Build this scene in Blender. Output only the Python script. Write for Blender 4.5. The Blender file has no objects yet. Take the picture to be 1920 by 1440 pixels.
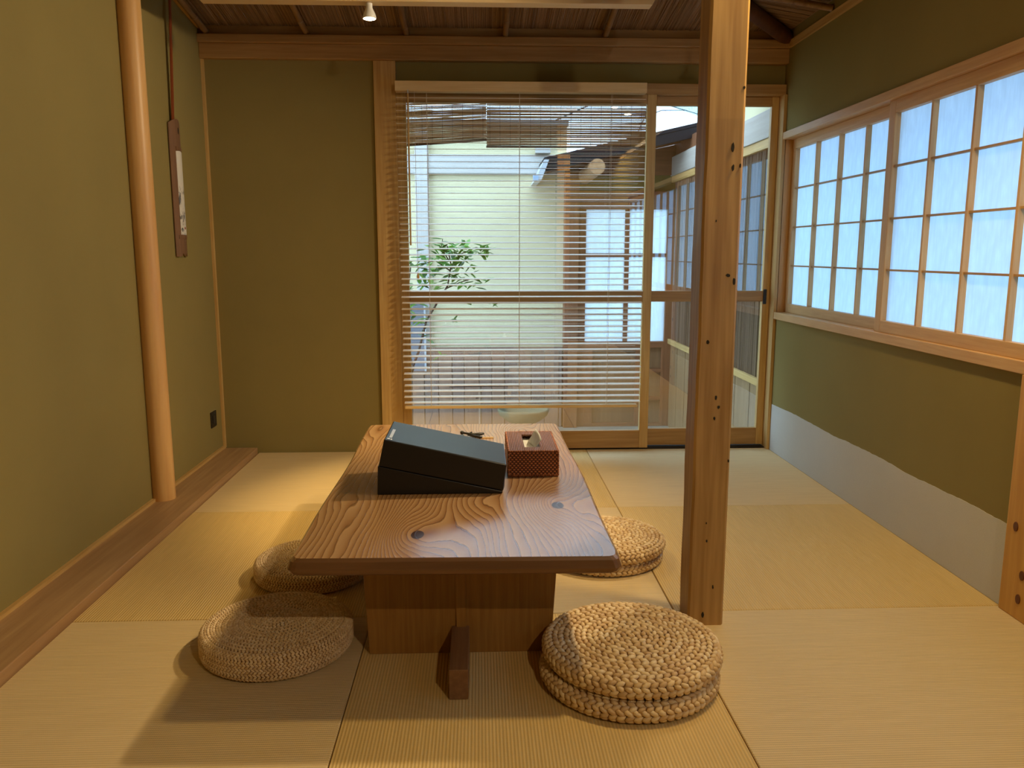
import bpy, math, random
from mathutils import Vector, Matrix
random.seed(7)
sc = bpy.context.scene
COL = sc.collection

# ------------------------------------------------------------------ camera
F_PX, PITCH, YAW = 1501.5, 0.16165, 0.04033
cam_d = bpy.data.cameras.new('camera'); cam = bpy.data.objects.new('camera', cam_d); COL.objects.link(cam)
cam_d.sensor_fit = 'HORIZONTAL'; cam_d.sensor_width = 36.0; cam_d.lens = F_PX / 1920 * 36.0
cam_d.clip_start = 0.02; cam_d.clip_end = 200
fw = Vector((math.sin(YAW) * math.cos(PITCH), math.cos(YAW) * math.cos(PITCH), -math.sin(PITCH)))
rt = Vector((math.cos(YAW), -math.sin(YAW), 0)); up = rt.cross(fw)
cam.matrix_world = Matrix(((rt.x, up.x, -fw.x, 0), (rt.y, up.y, -fw.y, 0), (rt.z, up.z, -fw.z, 1.0), (0, 0, 0, 1)))
sc.camera = cam

# ------------------------------------------------------------------ world, exposure
world = bpy.data.worlds.new('overcast_sky'); sc.world = world; world.use_nodes = True
bg = world.node_tree.nodes['Background']
bg.inputs['Color'].default_value = (0.52, 0.75, 1.0, 1); bg.inputs['Strength'].default_value = 3.9
vs = sc.view_settings
vs.view_transform = 'Standard'; vs.look = 'None'; vs.exposure = 0.65; vs.gamma = 1.0; vs.use_curve_mapping = False
try:
    sc.cycles.use_denoising = True; sc.cycles.sample_clamp_indirect = 6.0
    sc.cycles.max_bounces = 10; sc.cycles.diffuse_bounces = 5; sc.cycles.transparent_max_bounces = 16
    sc.cycles.caustics_reflective = False; sc.cycles.caustics_refractive = False
except Exception:
    pass
WARM, SOFT_WARM = (1.0, 0.70, 0.28), (1.0, 0.77, 0.46)
LAMP_BACK, LAMP_RIGHT, LAMP_NEAR, FILL_WALL = 66.0, 44.0, 52.0, 86.0       # watts

# ------------------------------------------------------------------ mesh helpers
class MB:
    def __init__(s): s.v = []; s.f = []; s.sm = []
    def add(s, vs_, fs, smooth=False):
        o = len(s.v); s.v += [tuple(p) for p in vs_]
        for f in fs: s.f.append([i + o for i in f]); s.sm.append(smooth)
        return s
    def box(s, x0, x1, y0, y1, z0, z1):
        v = [(x0,y0,z0),(x1,y0,z0),(x1,y1,z0),(x0,y1,z0),(x0,y0,z1),(x1,y0,z1),(x1,y1,z1),(x0,y1,z1)]
        return s.add(v, [(3,2,1,0),(4,5,6,7),(0,1,5,4),(1,2,6,5),(2,3,7,6),(3,0,4,7)])
    def hexa(s, v):
        return s.add(v, [(3,2,1,0),(4,5,6,7),(0,1,5,4),(1,2,6,5),(2,3,7,6),(3,0,4,7)])
    def tube(s, pts, rad, n=8, cap=True, smooth=True):
        pts = [Vector(p) for p in pts]; rads = rad if isinstance(rad, (list, tuple)) else [rad] * len(pts)
        vs_, fs = [], []; ref = None
        for i, p in enumerate(pts):
            d = (pts[min(i + 1, len(pts) - 1)] - pts[max(i - 1, 0)]).normalized()
            if ref is None:
                ref = d.orthogonal().normalized()
            a = (ref - d * ref.dot(d)).normalized(); ref = a; b = d.cross(a)
            for k in range(n):
                t = 2 * math.pi * k / n
                vs_.append(p + (a * math.cos(t) + b * math.sin(t)) * rads[i])
        for i in range(len(pts) - 1):
            for k in range(n):
                k2 = (k + 1) % n
                fs.append((i * n + k, i * n + k2, (i + 1) * n + k2, (i + 1) * n + k))
        s.add(vs_, fs, smooth)
        if cap:
            s.add(vs_[:n], [tuple(range(n))[::-1]]); s.add(vs_[-n:], [tuple(range(n))])
        return s
    def lathe(s, c, prof, n=32, smooth=True):
        vs_, fs = [], []
        for r, z in prof:
            for k in range(n):
                t = 2 * math.pi * k / n; vs_.append((c[0] + r * math.cos(t), c[1] + r * math.sin(t), c[2] + z))
        for i in range(len(prof) - 1):
            for k in range(n):
                k2 = (k + 1) % n; fs.append((i * n + k, i * n + k2, (i + 1) * n + k2, (i + 1) * n + k))
        s.add(vs_, fs, smooth)
        m = len(prof)
        s.add(vs_[:n], [tuple(range(n))[::-1]]); s.add(vs_[(m - 1) * n:], [tuple(range(n))])
        return s
    def prism(s, loop, ext):      # loop: 3d points, ext: vector
        n = len(loop); ext = Vector(ext)
        a = [Vector(p) for p in loop]; b = [p + ext for p in a]
        return s.add(a + b, [tuple(range(n))[::-1], tuple(range(n, 2 * n))] +
                     [(i, (i + 1) % n, n + (i + 1) % n, n + i) for i in range(n)])
    def mesh(s, name, mat, off=(0, 0, 0)):
        m = bpy.data.meshes.new(name)
        m.from_pydata([(x - off[0], y - off[1], z - off[2]) for x, y, z in s.v], [], s.f)
        m.polygons.foreach_set('use_smooth', s.sm)
        m.materials.append(mat); m.update(); return m

LOC = {}
def empty(name, loc, label=None, cat=None, group=None, kind=None):
    o = bpy.data.objects.new(name, None); COL.objects.link(o); o.location = loc; o.empty_display_size = 0.05
    LOC[o.name] = Vector(loc); tag(o, label, cat, group, kind); return o
def tag(o, label=None, cat=None, group=None, kind=None):
    if label: o['label'] = label
    if cat: o['category'] = cat
    if group: o['group'] = group
    if kind: o['kind'] = kind
    return o
def obj(name, mb, mat, parent=None, bevel=0, seg=2, origin=None, label=None, cat=None, group=None, kind=None, weld=False):
    """mb holds world coordinates; the object is placed so they stay put"""
    if parent is not None: base = LOC[parent.name]
    elif origin is not None: base = Vector(origin)
    else:
        xs = [p[0] for p in mb.v]; ys = [p[1] for p in mb.v]; zs = [p[2] for p in mb.v]
        base = Vector(((min(xs) + max(xs)) / 2, (min(ys) + max(ys)) / 2, min(zs)))
    o = bpy.data.objects.new(name, mb.mesh(name, mat, base)); COL.objects.link(o)
    if parent is not None: o.parent = parent
    else: o.location = base
    LOC[o.name] = base
    if bevel:
        b = o.modifiers.new('bevel', 'BEVEL'); b.width = bevel; b.segments = seg; b.limit_method = 'ANGLE'; b.angle_limit = math.radians(40)
    return tag(o, label, cat, group, kind)
def share(name, src, parent, loc, rot=None, scale=None):
    o = bpy.data.objects.new(name, src.data if hasattr(src, 'data') else src); COL.objects.link(o)
    o.parent = parent; o.location = Vector(loc) - LOC[parent.name]
    if rot: o.rotation_euler = rot
    if scale: o.scale = scale
    LOC[o.name] = Vector(loc)
    return o

# ------------------------------------------------------------------ materials
class NT:
    def __init__(s, name):
        s.m = bpy.data.materials.new(name); s.m.use_nodes = True; s.t = s.m.node_tree; s.t.nodes.clear()
        s.out = s.n('ShaderNodeOutputMaterial'); s.tc = s.n('ShaderNodeTexCoord')
    def n(s, ty, **kw):
        x = s.t.nodes.new(ty)
        for k, v in kw.items(): setattr(x, k, v)
        return x
    def set(s, sock, v):
        if isinstance(v, bpy.types.NodeSocket): s.t.links.new(v, sock)
        elif v is not None: sock.default_value = v
    def math(s, op, a, b=None, c=None):
        x = s.n('ShaderNodeMath', operation=op); s.set(x.inputs[0], a)
        if b is not None: s.set(x.inputs[1], b)
        if c is not None: s.set(x.inputs[2], c)
        return x.outputs[0]
    def map(s, scale=(1, 1, 1), loc=(0, 0, 0), rot=(0, 0, 0), src=None):
        x = s.n('ShaderNodeMapping'); s.set(x.inputs['Vector'], src or s.tc.outputs['Object'])
        x.inputs['Scale'].default_value = scale; x.inputs['Location'].default_value = loc; x.inputs['Rotation'].default_value = rot
        return x.outputs[0]
    def noise(s, vec, scale, detail=3, rough=.55, dist=0):
        x = s.n('ShaderNodeTexNoise'); s.set(x.inputs['Vector'], vec); x.inputs['Scale'].default_value = scale
        x.inputs['Detail'].default_value = detail; x.inputs['Roughness'].default_value = rough; x.inputs['Distortion'].default_value = dist
        return x.outputs['Fac']
    def ramp(s, fac, stops, interp='LINEAR'):
        x = s.n('ShaderNodeValToRGB'); s.set(x.inputs['Fac'], fac); r = x.color_ramp; r.interpolation = interp
        while len(r.elements) < len(stops): r.elements.new(.5)
        for e, (p, c) in zip(r.elements, stops):
            e.position = p; e.color = c if len(c) == 4 else (*c, 1)
        return x.outputs['Color']
    def mix(s, fac, a, b, mode='MIX'):
        x = s.n('ShaderNodeMix', data_type='RGBA', blend_type=mode); s.set(x.inputs[0], fac)
        for sk, v in ((x.inputs[6], a), (x.inputs[7], b)):
            s.set(sk, v if isinstance(v, bpy.types.NodeSocket) else (*v[:3], 1))
        return x.outputs[2]
    def sep(s, vec=None):
        x = s.n('ShaderNodeSeparateXYZ'); s.set(x.inputs[0], vec or s.tc.outputs['Object']); return x.outputs
    def bump(s, h, strength=.3, dist=.002, normal=None):
        x = s.n('ShaderNodeBump'); s.set(x.inputs['Height'], h); x.inputs['Strength'].default_value = strength
        x.inputs['Distance'].default_value = dist
        if normal is not None: s.set(x.inputs['Normal'], normal)
        return x.outputs[0]
    def bsdf(s, color, rough=.6, bump=None, spec=.5, metal=0, coat=0, coat_rough=.1):
        x = s.n('ShaderNodeBsdfPrincipled')
        s.set(x.inputs['Base Color'], color if isinstance(color, bpy.types.NodeSocket) else (*color[:3], 1))
        s.set(x.inputs['Roughness'], rough); x.inputs['Specular IOR Level'].default_value = spec; x.inputs['Metallic'].default_value = metal
        x.inputs['Coat Weight'].default_value = coat; x.inputs['Coat Roughness'].default_value = coat_rough
        if bump is not None: s.set(x.inputs['Normal'], bump)
        s.set(s.out.inputs['Surface'], x.outputs[0]); return x

def lin(r, g, b):
    return tuple(((c / 255) / 12.92 if c / 255 <= .04045 else ((c / 255 + .055) / 1.055) ** 2.4) for c in (r, g, b))

def plain(name, color, rough=.6, spec=.4, metal=0):
    t = NT(name); t.bsdf(color, rough, spec=spec, metal=metal); return t.m

def wood(name, light, dark, axis='Z', rings=60, rough=.5, knots=0.0, spec=.4, contrast=1.0, bump=.15):
    """straight-grained timber; the grain runs along axis"""
    t = NT(name)
    st = {'X': (.05, 1, 1), 'Y': (1, .05, 1), 'Z': (1, 1, .05)}[axis]
    v = t.map(scale=st)
    big = t.noise(v, 5, 3, .5, .4)
    band = t.noise(v, rings, 2, .6, .2)
    fine = t.noise(v, rings * 6, 2, .6)
    f = t.math('ADD', t.math('MULTIPLY', band, .62), t.math('MULTIPLY', big, .38))
    d2 = tuple(l + (d - l) * contrast for l, d in zip(light, dark))
    c = t.ramp(f, [(.30, d2), (.50, tuple((a + b) / 2 for a, b in zip(light, d2))), (.66, light)])
    c = t.mix(t.math('MULTIPLY', fine, .25), c, tuple(x * .75 for x in d2), 'MIX')
    if knots:
        w = t.n('ShaderNodeTexVoronoi', feature='F1'); t.set(w.inputs['Vector'], t.map(scale=tuple(.45 if s < .5 else 1 for s in st)))
        w.inputs['Scale'].default_value = 9
        k = t.ramp(w.outputs['Distance'], [(0, (1, 1, 1)), (.06, (1, 1, 1)), (.10, (0, 0, 0))])
        g = t.ramp(t.noise(t.tc.outputs['Object'], 6, 1), [(.5, (0, 0, 0)), (.6, (1, 1, 1))])
        kk = t.n('ShaderNodeMix', data_type='FLOAT'); t.set(kk.inputs[0], k); kk.inputs[2].default_value = 0; t.set(kk.inputs[3], g)
        c = t.mix(t.math('MULTIPLY', kk.outputs[0], knots), c, (.02, .01, .006))
    h = t.math('ADD', band, t.math('MULTIPLY', fine, .4))
    t.bsdf(c, rough, t.bump(h, bump, .001), spec); return t.m

def plaster(name, color, var=.12, grain=900):
    t = NT(name); n1 = t.noise(t.tc.outputs['Object'], 2.5, 4); n2 = t.noise(t.tc.outputs['Object'], grain, 2)
    c = t.mix(n1, tuple(x * (1 - var) for x in color), tuple(x * (1 + var) for x in color))
    c = t.mix(t.math('MULTIPLY', n2, .5), c, tuple(x * .6 for x in color))
    t.bsdf(c, .95, t.bump(n2, .35, .0015), .15); return t.m

def tatami(name, axis, tone):
    """rush matting; ridges run along axis"""
    t = NT(name); s = t.sep(); u = s[1] if axis == 'X' else s[0]; w = s[0] if axis == 'X' else s[1]
    ridge = t.math('SINE', t.math('MULTIPLY', u, 2 * math.pi / .0074))
    weft = t.math('SINE', t.math('MULTIPLY', w, 2 * math.pi / .0042))
    st = (.06, 1, 1) if axis == 'X' else (1, .06, 1)
    streak = t.noise(t.map(scale=st), 90, 3, .6)
    patch = t.noise(t.tc.outputs['Object'], 3.0, 3)
    thr = t.noise(t.tc.outputs['Object'], 320, 2)
    a = tuple(x * .78 for x in tone); b = tuple(min(1, x * 1.12) for x in tone)
    c = t.mix(streak, a, b)
    c = t.mix(t.math('MULTIPLY', patch, .35), c, (tone[0] * 1.05, tone[1] * .93, tone[2] * .7))
    r01 = t.math('MULTIPLY_ADD', ridge, .5, .5)
    c = t.mix(t.math('MULTIPLY', t.math('SUBTRACT', 1, r01), .42), c, tuple(x * .5 for x in tone))
    h = t.math('ADD', t.math('ADD', r01, t.math('MULTIPLY', weft, .10)), t.math('MULTIPLY', thr, .5))
    t.bsdf(c, .62, t.bump(h, .55, .0016), .35); return t.m

def paper(name, tint, trans=.62, fibre=True):
    t = NT(name); col = tint
    f = t.noise(t.map(scale=(1, 1, .12)), 60, 4, .6)
    blot = t.noise(t.tc.outputs['Object'], 25, 4)
    c = t.mix(t.ramp(f, [(.35, (0, 0, 0)), (.65, (1, 1, 1))]), tint, tuple(x * .89 for x in tint))
    c = t.mix(t.math('MULTIPLY', t.ramp(blot, [(.4, (0, 0, 0)), (.62, (1, 1, 1))]), .5), c, tuple(x * .89 for x in tint))
    d = t.n('ShaderNodeBsdfDiffuse'); t.set(d.inputs[0], c)
    tr = t.n('ShaderNodeBsdfTranslucent'); t.set(tr.inputs[0], c)
    m = t.n('ShaderNodeMixShader'); m.inputs[0].default_value = trans
    t.set(m.inputs[1], d.outputs[0]); t.set(m.inputs[2], tr.outputs[0]); t.set(t.out.inputs[0], m.outputs[0]); return t.m

def glass(name, refl=.17):
    t = NT(name); tr = t.n('ShaderNodeBsdfTransparent'); tr.inputs[0].default_value = (.95, .97, .96, 1)
    g = t.n('ShaderNodeBsdfGlossy'); g.inputs['Roughness'].default_value = .0; g.inputs[0].default_value = (1, 1, 1, 1)
    m = t.n('ShaderNodeMixShader'); m.inputs[0].default_value = refl
    t.set(m.inputs[1], tr.outputs[0]); t.set(m.inputs[2], g.outputs[0]); t.set(t.out.inputs[0], m.outputs[0]); return t.m

def fibre(name, a, b, c3, rough=.55):
    """plaited rush / hyacinth strands: each strand gets its own shade"""
    t = NT(name); g = t.n('ShaderNodeNewGeometry')
    c = t.ramp(g.outputs['Random Per Island'], [(0, a), (.45, b), (.8, c3), (1, a)])
    n = t.noise(t.tc.outputs['Object'], 260, 3)
    big = t.noise(t.tc.outputs['Object'], 9, 2)
    c = t.mix(t.math('MULTIPLY', n, .3), c, tuple(x * .55 for x in b))
    c = t.mix(t.math('MULTIPLY', big, .3), c, tuple(x * .7 for x in a))
    t.bsdf(c, rough, t.bump(n, .4, .0012), .4); return t.m

def reed(name, a, b, axis, trans=0):
    t = NT(name); g = t.n('ShaderNodeNewGeometry')
    st = {'X': (.04, 1, 1), 'Y': (1, .04, 1), 'Z': (1, 1, .04)}[axis]
    n = t.noise(t.map(scale=st), 240, 3)
    c = t.mix(g.outputs['Random Per Island'], a, b); c = t.mix(t.math('MULTIPLY', n, .6), c, tuple(x * .35 for x in a))
    b = t.bsdf(c, .7, t.bump(n, .4, .002), .3)
    if trans:
        tr = t.n('ShaderNodeBsdfTranslucent'); t.set(tr.inputs[0], c); mx = t.n('ShaderNodeMixShader'); mx.inputs[0].default_value = trans
        t.set(mx.inputs[1], b.outputs[0]); t.set(mx.inputs[2], tr.outputs[0]); t.set(t.out.inputs[0], mx.outputs[0])
    return t.m

def emis(name, col, st):
    t = NT(name); e = t.n('ShaderNodeEmission'); e.inputs[0].default_value = (*col, 1); e.inputs[1].default_value = st
    t.set(t.out.inputs[0], e.outputs[0]); return t.m

W_POST = {a: wood('cedar_' + a, lin(214, 180, 118), lin(178, 138, 78), a, 70) for a in 'XYZ'}
W_BEAM = {a: wood('beam_cedar_' + a, lin(192, 154, 100), lin(156, 116, 68), a, 60) for a in 'XY'}
W_SHOJI = {a: wood('shoji_cypress_' + a, lin(216, 178, 122), lin(184, 138, 84), a, 90, contrast=.7) for a in 'YZ'}
W_OLD = wood('weathered_post_timber', lin(200, 160, 96), lin(142, 102, 52), 'Z', 46, .5, knots=0.0, bump=.3)
W_LOG = wood('polished_log', lin(222, 180, 118), lin(196, 144, 84), 'Z', 30, .4)
W_BOARD = wood('alcove_board', lin(182, 148, 106), lin(150, 114, 78), 'Y', 50, .45)
W_PINE = wood('knotty_pine', lin(216, 168, 88), lin(184, 132, 60), 'Z', 40, .45)
W_KNOT = plain('pine_knot', lin(96, 52, 24), .5)
W_PALE = wood('pale_basswood', lin(228, 202, 152), lin(210, 178, 122), 'X', 90, .45, contrast=.8)
W_SLAT = wood('blind_basswood', lin(240, 232, 218), lin(228, 216, 196), 'X', 90, .35, contrast=.8)
P_OLIVE = plaster('olive_earth_plaster', lin(146, 131, 80))
P_OUT = plaster('yellow_earth_plaster', lin(232, 220, 182), .06, 400)
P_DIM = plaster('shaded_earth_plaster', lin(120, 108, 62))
WASHI = plaster('grey_white_wall_paper', lin(206, 204, 196), .10, 500)
TAT_X = tatami('tatami_ridges_across', 'X', lin(222, 198, 152))
TAT_Y = tatami('tatami_ridges_along', 'Y', lin(220, 190, 128))
PAPER = paper('shoji_paper', (.68, .80, .90))
FROST = paper('frosted_panel', (.82, .88, .92), .7)
GLASS = glass('coated_window_glass')
HYAC = fibre('hyacinth_braid', lin(200, 164, 116), lin(232, 202, 152), lin(246, 224, 182))
RUSH = fibre('rush_braid', lin(214, 182, 138), lin(236, 206, 162), lin(246, 222, 184))
CORE = plain('cushion_core', lin(150, 112, 70), .8)
REED_C = reed('ceiling_reed', lin(130, 100, 74), lin(190, 154, 118), 'Y')
REED_CX = reed('ceiling_reed_across', lin(130, 100, 74), lin(190, 154, 118), 'X')
REED_W = reed('wall_reed', lin(86, 64, 48), lin(140, 112, 90), 'Z')
SUD = reed('blind_reed', lin(206, 168, 132), lin(236, 208, 174), 'X', .6)
BAMB = wood('smoked_bamboo', lin(164, 128, 84), lin(112, 82, 52), 'Y', 40, .35)
t = NT('black_bookcloth'); t.bsdf((.003, .0035, .005), .55, spec=.3, coat=.5, coat_rough=.22); BLACKC = t.m
BLACKP = plain('black_plastic', (.012, .012, .013), .35, .5)
DARK = plain('dark_gap', (.02, .015, .01), .8)
WHITE = plain('white_print', (.8, .82, .84), .5)
GREYP = plain('grey_print', (.55, .62, .70), .5)
STONE = plaster('grey_stone', lin(122, 116, 92), .15, 120)
GRAVEL = plaster('courtyard_gravel', lin(150, 144, 132), .25, 60)
LEAF = None

# ================================================================== SETTING
XL, XR, YB = -1.30, 1.493, 4.03
TOPZ = 2.6
# ---- floor with its mats
floor = empty('floor', (0, 2, 0), kind='structure')
obj('subfloor', MB().box(XL - .1, XR + .1, -1.3, YB + .1, -.14, -.032), DARK, floor)
xs = [-1.126, -.305, .545, XR]; ysm = [4.012, 3.06, 2.115, 1.17, .225, -.72, -1.25]
for i in range(3):
    for j in range(6):
        x0, x1, y1, y0 = xs[i], xs[i + 1], ysm[j], ysm[j + 1]
        g = .0012
        across = (i + j) % 2 == 0
        obj('tatami_mat', MB().box(x0 + g, x1 - g, y0 + g, y1 - g, -.03, 0), TAT_X if across else TAT_Y, floor, bevel=.002, seg=1)
board = obj('trim_1', MB().box(XL, -1.128, -1.3, 4.0, -.03, .03), W_BOARD, bevel=.003, kind='structure',
            label='flat brown plank along the foot of the left wall')
obj('trim_2', MB().box(XL, XL + .014, -1.3, 4.0, .03, .042), W_POST['Y'], kind='structure', label='thin wooden bead between left wall and plank')

# ---- left wall
wl = obj('wall_left', MB().box(XL - .1, XL, -1.3, YB + .1, -.05, TOPZ), P_OLIVE, kind='structure')
obj('trim_3', MB().box(XL, XL + .012, 4.0 - .0, 4.022, .03, 1.90), W_POST['Z'], kind='structure', label='narrow upright batten in the left corner')
obj('trim_4', MB().hexa([(XL, -1.3, 2.70), (XL + .03, -1.3, 2.70), (XL + .03, 3.99, 2.03), (XL, 3.99, 2.03),
                         (XL, -1.3, 2.75), (XL + .03, -1.3, 2.75), (XL + .03, 3.99, 2.082), (XL, 3.99, 2.082)]), W_POST['Y'], kind='structure',
    label='wooden moulding along the top of the left wall')

# ---- back wall
wb = empty('wall_back', (0, YB, 0), kind='structure')
obj('plaster_panel', MB().box(XL - .1, -.495, YB - .012, YB + .1, -.12, 1.93), P_OLIVE, wb)
obj('transom_panel', MB().box(-.40, XR + .1, YB, YB + .1, 1.80, 1.93), P_OLIVE, wb)
obj('upper_panel', MB().box(XL - .1, XR + .1, YB, YB + .1, 1.93, TOPZ), P_OLIVE, wb)
obj('threshold', MB().box(-.49, XR, 4.014, YB + .1, -.13, .006), DARK, wb)
obj('trim_5', MB().box(-.497, -.391, 4.0, YB + .09, 0, 1.90), W_POST['Z'], bevel=.003, kind='structure', label='square cedar post left of the window blind')
bm_ = empty('trim_6', (0, 4.0, 1.9), kind='structure', label='stepped cedar beam across the back wall under the ceiling')
obj('lower_beam', MB().box(XL, XR, 3.985, YB, 1.90, 1.967), W_BEAM['X'], bm_, bevel=.003)
obj('upper_beam', MB().box(XL, XR, 3.965, YB, 1.967, 2.004), W_BEAM['X'], bm_, bevel=.003)
obj('crown_strip', MB().box(XL, XR, 4.0, YB, 2.004, 2.05), W_BEAM['X'], bm_)
obj('trim_7', MB().box(-.391, XR - .002, 3.995, YB + .09, 1.757, 1.806), W_BEAM['X'], bevel=.002, kind='structure', label='cedar head rail above the glass doors')
obj('trim_8', MB().box(XR - .016, XR - .001, 3.98, YB + .05, .0, 1.757), W_POST['Z'], kind='structure', label='narrow upright jamb right of the glass doors')

def glass_door(name, x0, x1, y, stile_l, stile_r, z0, label):
    d = empty(name, ((x0 + x1) / 2, y, z0), kind='structure', label=label)
    t = .028
    obj('stile', MB().box(x0, x0 + stile_l, y, y + t, z0, 1.757), W_POST['Z'], d, bevel=.002)
    obj('stile', MB().box(x1 - stile_r, x1, y, y + t, z0, 1.757), W_POST['Z'], d, bevel=.002)
    for nm, a, b in (('bottom_rail', z0, .100), ('middle_rail', .758, .812), ('top_rail', 1.712, 1.757)):
        obj(nm, MB().box(x0 + stile_l, x1 - stile_r, y + .002, y + t - .002, a, b), W_BEAM['X'], d, bevel=.002)
    for a, b in ((.100, .758), (.812, 1.712)):
        obj('glass_pane', MB().box(x0 + stile_l - .004, x1 - stile_r + .004, y + .012, y + .016, a - .004, b + .004), GLASS, d)
    return d
d1 = glass_door('door_1', -.391, .862, 4.005, .045, .045, .008, 'glazed sliding door behind the window blind')
d2 = glass_door('door_2', .835, 1.476, 4.042, .035, .036, .012, 'glazed sliding door between meeting stile and right wall')
obj('finger_pull', MB().box(1.442, 1.460, 4.038, 4.045, .745, .82), BLACKP, d2, bevel=.002, label='black recessed finger pull')

# ---- right wall with paper dado and shoji windows
wr = empty('wall_right', (XR, 2, 0), kind='structure')
obj('lower_panel', MB().box(XR, XR + .09, -1.3, YB + .1, -.05, .69), P_OLIVE, wr)
obj('upper_panel', MB().box(XR, XR + .09, -1.3, YB + .1, 1.56, TOPZ), P_OLIVE, wr)
obj('end_panel', MB().box(XR, XR + .09, -1.3, -.10, .69, 1.56), P_OLIVE, wr)
obj('corner_stile', MB().box(XR + .004, XR + .09, 3.985, YB + .1, .69, 1.56), W_SHOJI['Z'], wr)
random.seed(3)
edge = []
n = 150
w1 = 0
for i in range(n + 1):
    y = 2.104 + (3.975 - 2.104) * i / n
    w1 = .8 * w1 + random.uniform(-.0012, .0012)
    edge.append((y, .242 + w1 + .003 * math.sin(y * 9) - (.01 * max(0, (3.3 - y)) if False else 0)))
loop = [(XR - .0015, edge[0][0], .0)] + [(XR - .0015, y, z) for y, z in edge] + [(XR - .0015, edge[-1][0], .0)]
obj('dado_paper', MB().prism(loop, (.003, 0, 0)), WASHI, wr, label='pale grey wall paper with torn upper edge')
obj('trim_9', MB().box(XR - .014, XR + .05, -.12, 3.985, .674, .709), W_SHOJI['Y'], bevel=.002, kind='structure', label='wooden sill under the paper windows')
obj('trim_10', MB().box(XR - .014, XR + .05, -.12, 3.985, 1.546, 1.58), W_SHOJI['Y'], bevel=.002, kind='structure', label='wooden head rail over the paper windows')
obj('trim_11', MB().box(XR - .012, XR, -1.3, 4.0, 1.968, 2.0), W_POST['Y'], kind='structure', label='wooden moulding along the top of the right wall')
pp = empty('trim_12', (XR, 2.04, 0), kind='structure', label='short knotty pine post under the sill')
obj('pine_post', MB().box(XR - .016, XR + .02, 1.985, 2.103, 0, .674), W_PINE, pp, bevel=.003)
for ky, kz in ((2.062, .255), (2.018, .13), (2.024, .06), (2.03, .50)):
    m = MB(); m.tube([(XR - .0185, ky, kz), (XR - .010, ky, kz)], [.009, .010], 14)
    for i, (x, y, z) in enumerate(m.v): m.v[i] = (x, y, kz + (z - kz) * 1.5)
    obj('knot', m, W_KNOT, pp)

PANE = {}
def shoji(name, y1, y0, xo, label):
    """y1 far end, y0 near end; 4 columns, 4 rows of paper"""
    d = empty(name, (XR + xo, (y0 + y1) / 2, .709), kind='structure', label=label)
    x0, x1 = XR + xo, XR + xo + .028
    sw = .044
    za, zb = .752, 1.500
    for a, b in ((y0, y0 + sw), (y1 - sw, y1)):
        obj('stile', MB().box(x0, x1, a, b, .709, 1.546), W_SHOJI['Z'], d, bevel=.0015)
    obj('bottom_rail', MB().box(x0, x1, y0 + sw, y1 - sw, .709, za), W_SHOJI['Y'], d, bevel=.0015)
    obj('top_rail', MB().box(x0, x1, y0 + sw, y1 - sw, zb, 1.546), W_SHOJI['Y'], d, bevel=.0015)
    wy = (y1 - y0 - 2 * sw) / 4; hz = (zb - za) / 4
    for k in (1, 2, 3):
        yy = y0 + sw + wy * k
        obj('upright_bar', MB().box(x0 + .002, x1 - .006, yy - .0055, yy + .0055, za, zb), W_SHOJI['Z'], d)
        zz = za + hz * k
        obj('cross_bar', MB().box(x0 + .008, x1 - .006, y0 + sw, y1 - sw, zz - .0035, zz + .0035), W_BEAM['Y'], d)
    key = round(wy, 4)
    if key not in PANE:
        PANE[key] = MB().box(-.0004, .0004, -wy / 2, wy / 2, -hz / 2, hz / 2).mesh('paper_pane', PAPER)
    for r in range(4):
        for c in range(4):
            share('paper_pane', PANE[key], d, (x1 - .0055, y0 + sw + wy * (c + .5), za + hz * (r + .5)))
    return d
shoji('window_1', 3.985, 2.945, .038, 'paper lattice window panel next to the glass doors')
shoji('window_2', 2.985, 1.945, .006, 'paper lattice window panel nearer the camera')
shoji('window_3', 1.985, .945, .038, 'paper lattice window panel beside the camera')
shoji('window_4', .985, -.10, .006, 'paper lattice window panel behind the camera')

# ---- rear wall, behind the camera
obj('wall_rear', MB().box(XL - .1, XR + .1, -1.4, -1.3, -.05, TOPZ), P_OLIVE, kind='structure')

# ---- free-standing post and round alcove log
def rough_post(name, x0, x1, y0, y1, z1, mat, label):
    m = MB(); N = 26; ch = .006
    vs_, fs = [], []
    for i in range(N + 1):
        z = z1 * i / N
        e = [random.uniform(-.0012, .0012) for _ in range(4)]
        ring = [(x0 + ch + e[0], y0 + e[1]), (x1 - ch, y0 + e[1]), (x1, y0 + ch), (x1 + e[2] * .5, y1 - ch), (x1 - ch, y1), (x0 + ch, y1), (x0 + e[3], y1 - ch), (x0 + e[0], y0 + ch)]
        vs_ += [(x, y, z) for x, y in ring]
    for i in range(N):
        for k in range(8):
            k2 = (k + 1) % 8; fs.append((i * 8 + k, i * 8 + k2, (i + 1) * 8 + k2, (i + 1) * 8 + k))
    m.add(vs_, fs); m.add(vs_[:8], [tuple(range(8))[::-1]]); m.add(vs_[-8:], [tuple(range(8))])
    return obj(name, m, mat, kind='structure', label=label)
post = rough_post('wooden_pillar', .560, .657, 2.025, 2.120, 2.30, W_OLD, 'square weathered timber pillar standing on the mats')
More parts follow.
